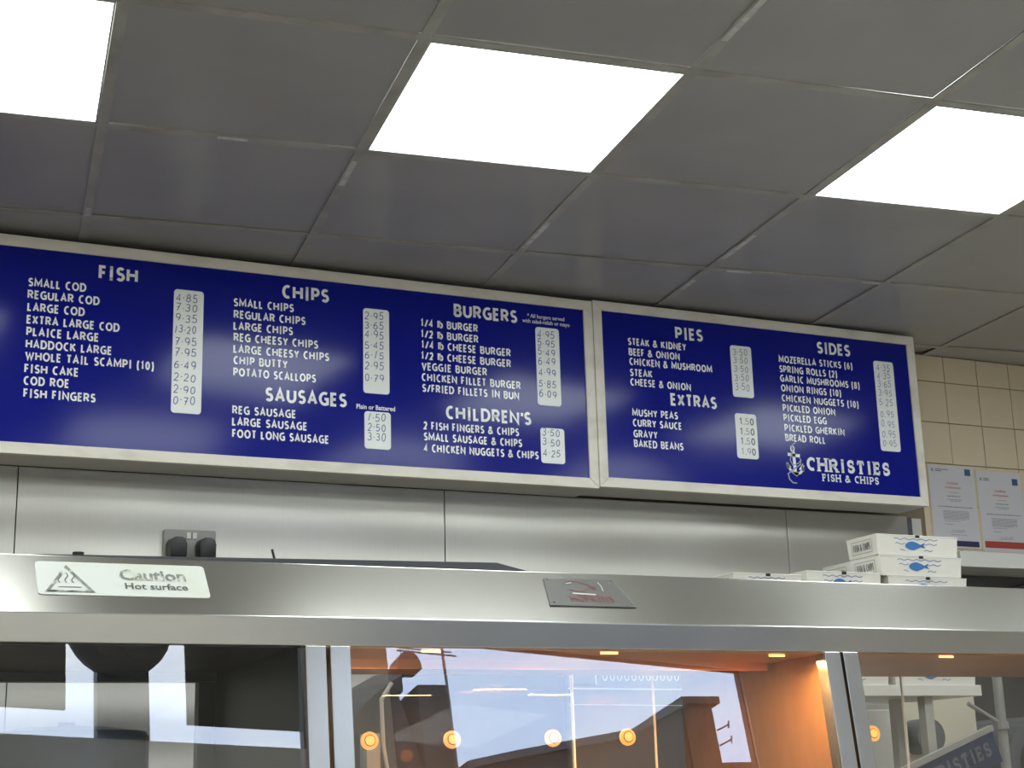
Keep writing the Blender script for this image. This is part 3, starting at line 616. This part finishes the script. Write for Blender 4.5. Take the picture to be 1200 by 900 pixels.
# maker's plate
qa = [(.990, .036), (1.133, .036), (1.117, .101), (1.002, .101)]
npl = rp('nameplate', MB().prism([cp(x, s, .0003) for x, s in qa], [cp(x, s, .0022) for x, s in qa]), M['plate'], bevel=.0006)
npl['label'] = 'dull steel nameplate with red print and four screws'
c4 = lambda p: cp(p[0], p[1], .0028)
def pl_(px, py):        # sketch units on the plate
    s = .101-(py-85)/270*.065; k = (py-85)/270; xl = 1.002-.012*k; xr = 1.117+.016*k
    l = 145+75*k; rgt = 825+250*k
    return (xl+(px-l)/(rgt-l)*(xr-xl), s)
mb = MB(); word(mb, 'HOPKINS', pl_(430, 315)[0], pl_(860, 315)[0], .0455, .0150, c4, w=.11, gap=.2); sub(mb.build('maker_name', M['platered']), npl)
mb = MB(); ribbon(mb, [pl_(*p) for p in ((355, 135), (400, 112), (480, 115), (600, 150), (660, 175), (650, 150), (665, 192), (600, 170), (560, 205), (500, 215), (440, 205), (395, 190))], .0012, c4); sub(mb.build('fish_outline', M['platered']), npl)
mb = MB(); ribbon(mb, [pl_(680, 115), pl_(715, 150), pl_(740, 205)], .0013, c4); ribbon(mb, [pl_(435, 235), pl_(665, 242)], .0030, c4); ribbon(mb, [pl_(362, 140), pl_(420, 128)], .0016, c4); sub(mb.build('pale_print', M['platewhite']), npl)
for x, s in ((.9975, .0415), (1.126, .0415), (1.1125, .0955), (1.0065, .0955)):
    a = [cp(x+.0028*cos(2*pi*k/10), s+.0028*sin(2*pi*k/10), .0022) for k in range(10)]; b_ = [cp(x+.0024*cos(2*pi*k/10), s+.0024*sin(2*pi*k/10), .0036) for k in range(10)]
    sub(MB().prism(a, b_).build('screw', M['chrome']), npl)
# black slotted vent tray lying on the canopy
r = root('vent_tray', 'long black slotted vent tray lying on top of the canopy', 'vent', (.7, 2.2, Z+.3125))
mb = MB(); mb.hexa([(.22, 2.12, Z+.3135), (1.02, 2.12, Z+.3135), (1.02, 2.40, Z+.3135), (.22, 2.40, Z+.3135), (.30, 2.20, Z+.3305), (.985, 2.20, Z+.3415), (.985, 2.38, Z+.3415), (.30, 2.38, Z+.3305)])
keep(r, mb.build('tray', M['blackm']))
for x0, dz in ((.46, -.0035), (.80, 0)):
    for k in range(11):
        x = x0+k*.010
        keep(r, MB().hexa([(x, 2.141, Z+.3175), (x+.004, 2.141, Z+.3175), (x+.004, 2.19, Z+.3300+dz), (x, 2.19, Z+.3300+dz), (x, 2.1395, Z+.3190), (x+.004, 2.1395, Z+.3190), (x+.004, 2.189, Z+.3325+dz), (x, 2.189, Z+.3325+dz)]).build('vent_fin', M['black']))
keep(r, MB().tube([(.345, 2.20, Z+.326), (.345, 2.20, Z+.3345)], .008, 12).build('knob', M['black']))
keep(r, MB().tube([(.628, 2.2, Z+.331), (.623, 2.2, Z+.349)], .0018, 6).build('latch_pin', M['black']))

# ------------------------------------------------------------------ things seen through the hot cabinet glass
r = root('fryer_hood', 'dark rounded fryer hood behind the middle hot cabinet', 'hood', (1.3, 2.75, 0))
ol = [(.80, -1.4), (.80, .02), (.86, .075), (.904, .116), (.945, .158), (.99, .193), (1.045, .222), (1.12, .24), (1.75, .24), (1.75, -1.4)]
keep(r, MB().prism([(x, 2.70, Z+z) for x, z in ol], [(x, 2.95, Z+z) for x, z in ol]).build('hood_body', M['hood']))
pn = keep(r, MB().box(1.345, 1.60, 2.685, 2.699, Z-.10, Z+.222).build('control_panel', M['panelblue']))
def onp(o): o.parent = pn; return o
fp = lambda p: (p[0], 2.684, Z+p[1])
mb = MB()
for a, b_, w in (((1.345, .18), (1.60, .148+.03), .003), ((1.345, .15), (1.60, .147), .0015), ((1.35, .22), (1.35, -.1), .003)): ribbon(mb, [a, b_], w, fp)
ribbon(mb, [(1.355, .187), (1.405, .187), (1.405, .217), (1.355, .217), (1.355, .187), (1.405, .187)], .003, fp)
onp(mb.build('trim_line', M['panelwhite']))
for k in range(11):
    x = 1.425+k*.0160
    mb = MB(); ribbon(mb, [(x+.0045*cos(2*pi*i/12), .203+.0075*sin(2*pi*i/12)) for i in range(13)], .0022, fp); onp(mb.build('indicator_ring', M['panelwhite']))
mb = MB().box(.93, .955, 2.66, 2.699, Z-1.4, Z+.1); keep(r, mb.build('pipe_cover', M['grey']))
keep(r, MB().tube([(.985, 2.68, Z+.19), (.965, 2.68, Z+.16), (.968, 2.68, Z+.08), (.99, 2.68, Z-.05), (.995, 2.68, Z-.3)], .004).build('cable', M['greylight']))
# lid in the left cabinet
mb = MB(); n = 24
a = [(.355+.115*cos(2*pi*k/n), 2.30+.115*sin(2*pi*k/n), Z-.31) for k in range(n)]
r = root('steel_drum', 'blue grey round steel drum inside the left hot cabinet', 'drum', (.355, 2.30, Z-.311))
rings = [(.115, -.31), (.115, .085), (.110, .092), (.06, .099), (.0, .101)]
mb = MB(); vs = []
for rad, z in rings[:-1]: vs += [(.355+rad*cos(2*pi*k/n), 2.30+rad*sin(2*pi*k/n), Z+z) for k in range(n)]
fs_ = [(i*n+k, i*n+(k+1) % n, (i+1)*n+(k+1) % n, (i+1)*n+k) for i in range(3) for k in range(n)]+[tuple(range(n))[::-1], tuple(range(3*n, 4*n))]
mb.add(vs, fs_); keep(r, mb.build('drum_body', M['pan'], smooth=True))
keep(r, MB().tube([(.355, 2.30, Z+.098), (.355, 2.30, Z+.106)], .012, 10).build('lid_knob', M['pan']))

# ------------------------------------------------------------------ box rack and boxes
r = root('box_rack', 'grey shelf rack behind the range carrying stacks of card boxes', 'rack', (2.3, 3.05, 0))
keep(r, MB().box(1.80, 2.608, 2.98, 3.24, Z+.183, Z+.2085).build('shelf_board', M['white'], bevel=.001))
for x in (2.449, 1.83): keep(r, MB().box(x, x+.025, 3.0, 3.025, 0, Z+.1825).build('upright', M['greylight']))
for x in (2.449, 1.83): keep(r, MB().box(x, x+.025, 3.11, 3.135, 0, Z+.1825).build('upright', M['greylight']))
keep(r, MB().box(1.855, 2.449, 3.12, 3.13, .3, .33).build('brace', M['greylight']))
def fish_box(x0, x1, z0, z1, label, group, y0=2.985, d=.118, rot=0., front=True):
    cx = (x0+x1)/2
    r = root('chip_box', label, 'box', (cx, y0, z0+Z), group); r.rotation_euler = (0, 0, R(rot))
    w = (x1-x0)/2; h = z1-z0; g = .0012
    def lb(o, p=None): o.parent = p or r; return o
    mb = MB()  # tapered tray
    mb.hexa([(-w+.003, .003, 0), (w-.003, .003, 0), (w-.003, d-.003, 0), (-w+.003, d-.003, 0), (-w, 0, h*.93), (w, 0, h*.93), (w, d, h*.93), (-w, d, h*.93)]); body = lb(mb.build('tray', M['card']))
    mb = MB(); mb.box(-w-.001, w+.001, -.001, d+.001, h*.93, h-.0008); lb(mb.build('lid', M['card'], bevel=.0008))
    if not front: return r
    f = lambda p: (p[0], -.0008+.003*(1-p[1]/h/.93)-.0004, p[1])
    k = min(1, w*2/.25)
    mb = MB(); c = (-.012*k, h*.47)
    fsh = [(c[0]+.026*cos(a)*k-(.004 if cos(a) > 0 else 0), c[1]+.0105*sin(a)*(1-.35*max(0, cos(a)))) for a in [2*pi*i/20 for i in range(20)]]
    mb.add([f(p) for p in fsh], [tuple(range(20))])
    tx = c[0]+.020*k; mb.add([f(p) for p in ((tx-.004, c[1]+.001), (tx+.014, c[1]+.0085), (tx+.010, c[1]+.0005), (tx+.016, c[1]-.006), (tx-.004, c[1]-.001))], [(0, 1, 2, 3, 4)])
    lb(mb.build('fish_print', M['fish']))
    mb = MB()
    for (wx0, wx1, zz) in ((-.072, .062, .78), (-.068, .060, .56), (-.055, .045, .25)):
        n = 26; pts = [((wx0+(wx1-wx0)*i/n)*k, h*zz+.0018*sin(i*1.25)) for i in range(n+1)]
        pts = [p for p in pts]
        segs = [[p for p in pts if p[0] < c[0]-.026*k], [p for p in pts if p[0] > c[0]+.030*k]] if zz < .7 and zz > .2 else [pts]
        for sgm in segs:
            if len(sgm) > 1: ribbon(mb, sgm, .0018, f)
    lb(mb.build('wave_print', M['wave']))
    lb(MB().box(-.006, .006, -.0016, .001, h*.86, h*.985).build('tab_slot', M['black']))
    # end face with its lettering frame
    fe = lambda p: (-w-.0006+.003*(1-p[1]/h/.93)-.0008, d-p[0], p[1])
    mb = MB(); word(mb, 'FISH & CHIPS', .026, .092, h*.30, h*.36, fe, w=.13, gap=.1)
    ribbon(mb, [(.020, h*.18), (.098, h*.18), (.098, h*.78), (.020, h*.78), (.020, h*.18), (.098, h*.18)], .0010, fe); lb(mb.build('box_lettering', M['cardprint']))
    return r
zb = .2088; ph = .0518
hid = 'white fish and chip box hidden inside the stacks on the rack'
GB = 'fish print card boxes on the rack'
for i in range(5):
    z = zb+i*ph
    fish_box(1.927, 2.114, zb+i*.0508, zb+(i+1)*.0508-.001, {4: 'white box showing only waves, leftmost of the box tops over the canopy', 0: 'white box at the foot of the leftmost stack on the rack'}.get(i, hid), GB, rot=0)
    fish_box(2.128, 2.341, zb+i*.0530, zb+(i+1)*.0530-.001, {4: 'white blue-fish box topping the middle stack, left of the tall pile', 0: 'white box with a blue fish tail, lowest of the middle stack, seen through glass'}.get(i, hid), GB)
    fish_box(2.357+(.006 if i == 4 else 0), 2.60, z, z+ph-.001, {4: 'third white fish box down in the tall right-hand pile', 0: 'white blue-fish box at the bottom right, seen through the right cabinet glass'}.get(i, hid), GB)
z = zb+5*ph
for i in range(6): fish_box(2.352, 2.596, zb+i*ph, zb+(i+1)*ph-.001, hid if i < 5 else 'white box end showing behind the tall right-hand pile', GB, y0=3.112)
fish_box(2.343, 2.590, z, z+.0500, 'second white fish box down in the tall right-hand pile', GB)
fish_box(2.338, 2.584, z+.0505, z+.0925+.008, 'topmost white fish box of the tall right-hand pile', GB, rot=0)

# right of the cabinet, behind
r = root('electric_panel', 'pale grey electrical panel with screws behind the right cabinet glass', 'panel', (2.5, 3.35, 0))
keep(r, MB().box(2.38, 2.66, 3.35, 3.42, 0, Z+.185).build('panel_door', M['greylight'], bevel=.002))
keep(r, MB().box(2.50, 2.66, 3.335, 3.349, .4, Z+.17).build('panel_cover', M['white'], bevel=.003))
for x, z in ((2.49, .16), (2.49, .02)): keep(r, MB().tube([(x, 3.347, Z+z), (x, 3.34, Z+z)], .004).build('screw', M['duct']))
tag(MB().box(2.665, 2.928, 3.38, 3.40, 0, Z+.30).build('backing_board', M['cream']), 'cream backing board beside the pale grey electrical panel', 'board')
r = root('drain_pipe', 'grey vertical pipe with a slanted bracket behind the right cabinet glass', 'pipe', (2.945, 3.3, 0))
keep(r, MB().tube([(2.945, 3.30, 0), (2.945, 3.30, Z+.27)], .013, 12).build('pipe', M['grey'], smooth=True))
keep(r, MB().tube([(2.945, 3.30, Z+.128), (2.838, 3.30, Z+.182)], .006, 8).build('bracket', M['grey']))
keep(r, MB().tube([(2.945, 3.30, Z+.115), (2.945, 3.30, Z+.135)], .018, 12).build('collar', M['grey']))
r = root('round_duct', 'dark round duct at the lower right corner behind the cabinet glass', 'duct', (3.04, 3.2, Z-.1))
n = 28; dd = lambda y, rad: [(3.12+rad*cos(2*pi*k/n), y, Z+.02+rad*sin(2*pi*k/n)) for k in range(n)]
keep(r, MB().prism(dd(3.34, .13), dd(3.6, .13)).build('duct_body', M['duct'])); keep(r, MB().prism(dd(3.325, .09), dd(3.3395, .09)).build('duct_cap', M['mullion']))
tag(MB().box(2.0, 3.5, 3.45, 3.9, 0, Z-.112).build('side_counter', M['grey']), 'grey counter block behind the right hot cabinet', 'counter')
tag(MB().prism([(2.715+.045*cos(2*pi*k/20), 3.31, Z+.10+.045*sin(2*pi*k/20)) for k in range(20)], [(2.715+.045*cos(2*pi*k/20), 3.38, Z+.10+.045*sin(2*pi*k/20)) for k in range(20)]).build('round_vent', M['duct']), 'small dark round vent beside the white rack upright', 'vent')
# tilted blue board built in place of a sign reflected in the glass
r = root('sign_reflection', 'tilted dark blue board imitating a shop sign reflected in the right cabinet glass', 'sign', (2.52, 2.95, Z-.02))
an = R(19)
def sg(p, y=2.948): u, v_ = p; return (2.355+u*cos(an)-v_*sin(an), y, Z-.065+u*sin(an)+v_*cos(an))
q = [(0, 0), (.285, 0), (.285, .075), (0, .075)]
keep(r, MB().prism([sg(p, 2.95) for p in q], [sg(p, 2.96) for p in q]).build('sign_face', M['bluesign']))
mb = MB(); word(mb, 'CHRISTIES', .03, .262, .024, .034, sg, w=.2, serif=True, gap=.16); keep(r, mb.build('sign_lettering', M['signlet']))
keep(r, MB().prism([sg(p, 2.947) for p in ((-.01, .075), (.29, .075), (.29, .088), (-.01, .088))], [sg(p, 2.962) for p in ((-.01, .075), (.29, .075), (.29, .088), (-.01, .088))]).build('sign_rail', M['grey']))

# ------------------------------------------------------------------ wall shelf, dark recess, certificates
r = root('wall_shelf', 'white wall shelf under the two framed paper certificates', 'shelf', (4.2, 4.2, Z+.69))
keep(r, MB().box(3.548, 5.0, 4.09, YW-.0075, Z+.680, Z+.733).build('shelf_board', M['white'], bevel=.002))
keep(r, MB().box(3.56, 3.58, 4.15, YW-.0075, Z+.50, Z+.679).build('bracket', M['dark']))
tag(MB().box(3.59, 5.0, 4.27, YW-.0075, Z+.1, Z+.678).build('hollow_shade', M['dark']), 'dark sheet for the shaded hollow beneath the white shelf', 'board')  # flat dark sheet in place of the shaded recess
tag(MB().tube([(3.60, 4.262, Z+.585), (3.8, 4.262, Z+.61), (4.0, 4.262, Z+.66), (4.4, 4.262, Z+.67)], .004).build('cable', M['black']), 'thin black cable rising under the white wall shelf', 'cable')
def cert(x0, z1, label, first, ang):
    w, h = .205, .295
    r = root('certificate', label, 'certificate', (x0+w/2, YW-.008, Z+z1-h), 'certificates on the cream tiled wall'); r.rotation_euler = (0, R(ang), 0)
    def lb(o): o.parent = r; return o
    lb(MB().box(-w/2-.004, w/2+.004, -.0015, 0, -.004, h+.004).build('sleeve', M['wtile']))
    lb(MB().box(-w/2, w/2, -.003, -.0016, 0, h).build('sheet', M['paper']))
    f = lambda p: (p[0], -.0036, p[1])
    # crossed mark and its two lines of text
    mb = MB(); a = -w/2+.012; t = h-.018-(0 if first else .012)
    ribbon(mb, [(a, t+.006), (a+.004, t), (a, t-.006)], .002, f); ribbon(mb, [(a+.011, t+.006), (a+.006, t), (a+.011, t-.006)], .002, f)
    ribbon(mb, [(a+.017, t+.003), (a+(.075 if first else .042), t+.003)], .0022, f); ribbon(mb, [(a+.017, t-.003), (a+.045, t-.003)], .0022, f); lb(mb.build('awarding_mark', M['navy']))
    t2 = h-.020-(0 if first else .014)
    lb(MB().box(w/2-.042, w/2-.016, -.0036, -.003, t2-.012, t2+.012).build('square_mark', M['teal']))
    k = 0 if first else .008
    for body, zz, hw in (('Certificate', .228-k, .026), ('of Achievement', .212-k, .036)):
        o = bfont(body, 'certificate_title', -hw, hw, zz, .0085, f, M['textred'], None, .01); lb(o)
    mb = MB()
    random.seed(5 if first else 9)
    def tl(z, xa, xb, th=.0018, gap=.0022):
        x = xa
        while x < xb-.003:
            l = min(random.uniform(.006, .016), xb-x); ribbon(mb, [(x, z), (x+l, z)], th, f); x += l+gap
    tl(.198-k, -.018, .024, .0016); tl(.184-k, -.028, .034, .003); tl(.172-k, -.030, .036, .0018); tl(.1665-k, -.018, .03, .0018)
    tl(.145-k, -.075, .085, .0032, .003)
    for q_ in range(8): tl(.130-k-q_*.0042, -.055+.003*(q_ % 2), .065-(.02 if q_ == 7 else 0), .0016, .0016)
    tl(.094-k, -.050, .02, .0016); tl(.082-k, -.050, -.015, .0018); tl(.045-k, -.025, .045, .0016)
    lb(mb.build('certificate_text', M['textgrey']))
    mb = MB(); pts = [(-.02+i*.0035, .060-k+.006*sin(i*1.9)*cos(i*.45)) for i in range(18)]; ribbon(mb, pts, .0011, f); ribbon(mb, [(-.03, .054-k), (.03, .056-k)], .0011, f); lb(mb.build('signature', M['textgrey']))
    if first: lb(MB().box(-w/2+.010, w/2-.006, -.0036, -.003, .004, .024).build('colour_bar', M['navy']))
    else: lb(MB().box(-w/2+.008, w/2-.004, -.0036, -.003, .014, .038).build('colour_bar', M['redbar']))
    return r
cert(3.617, 1.076, 'white certificate with a dark navy bar, left of the two', True, .3)
cert(3.836, 1.066, 'white certificate with a red bar, right of the two', False, 0)
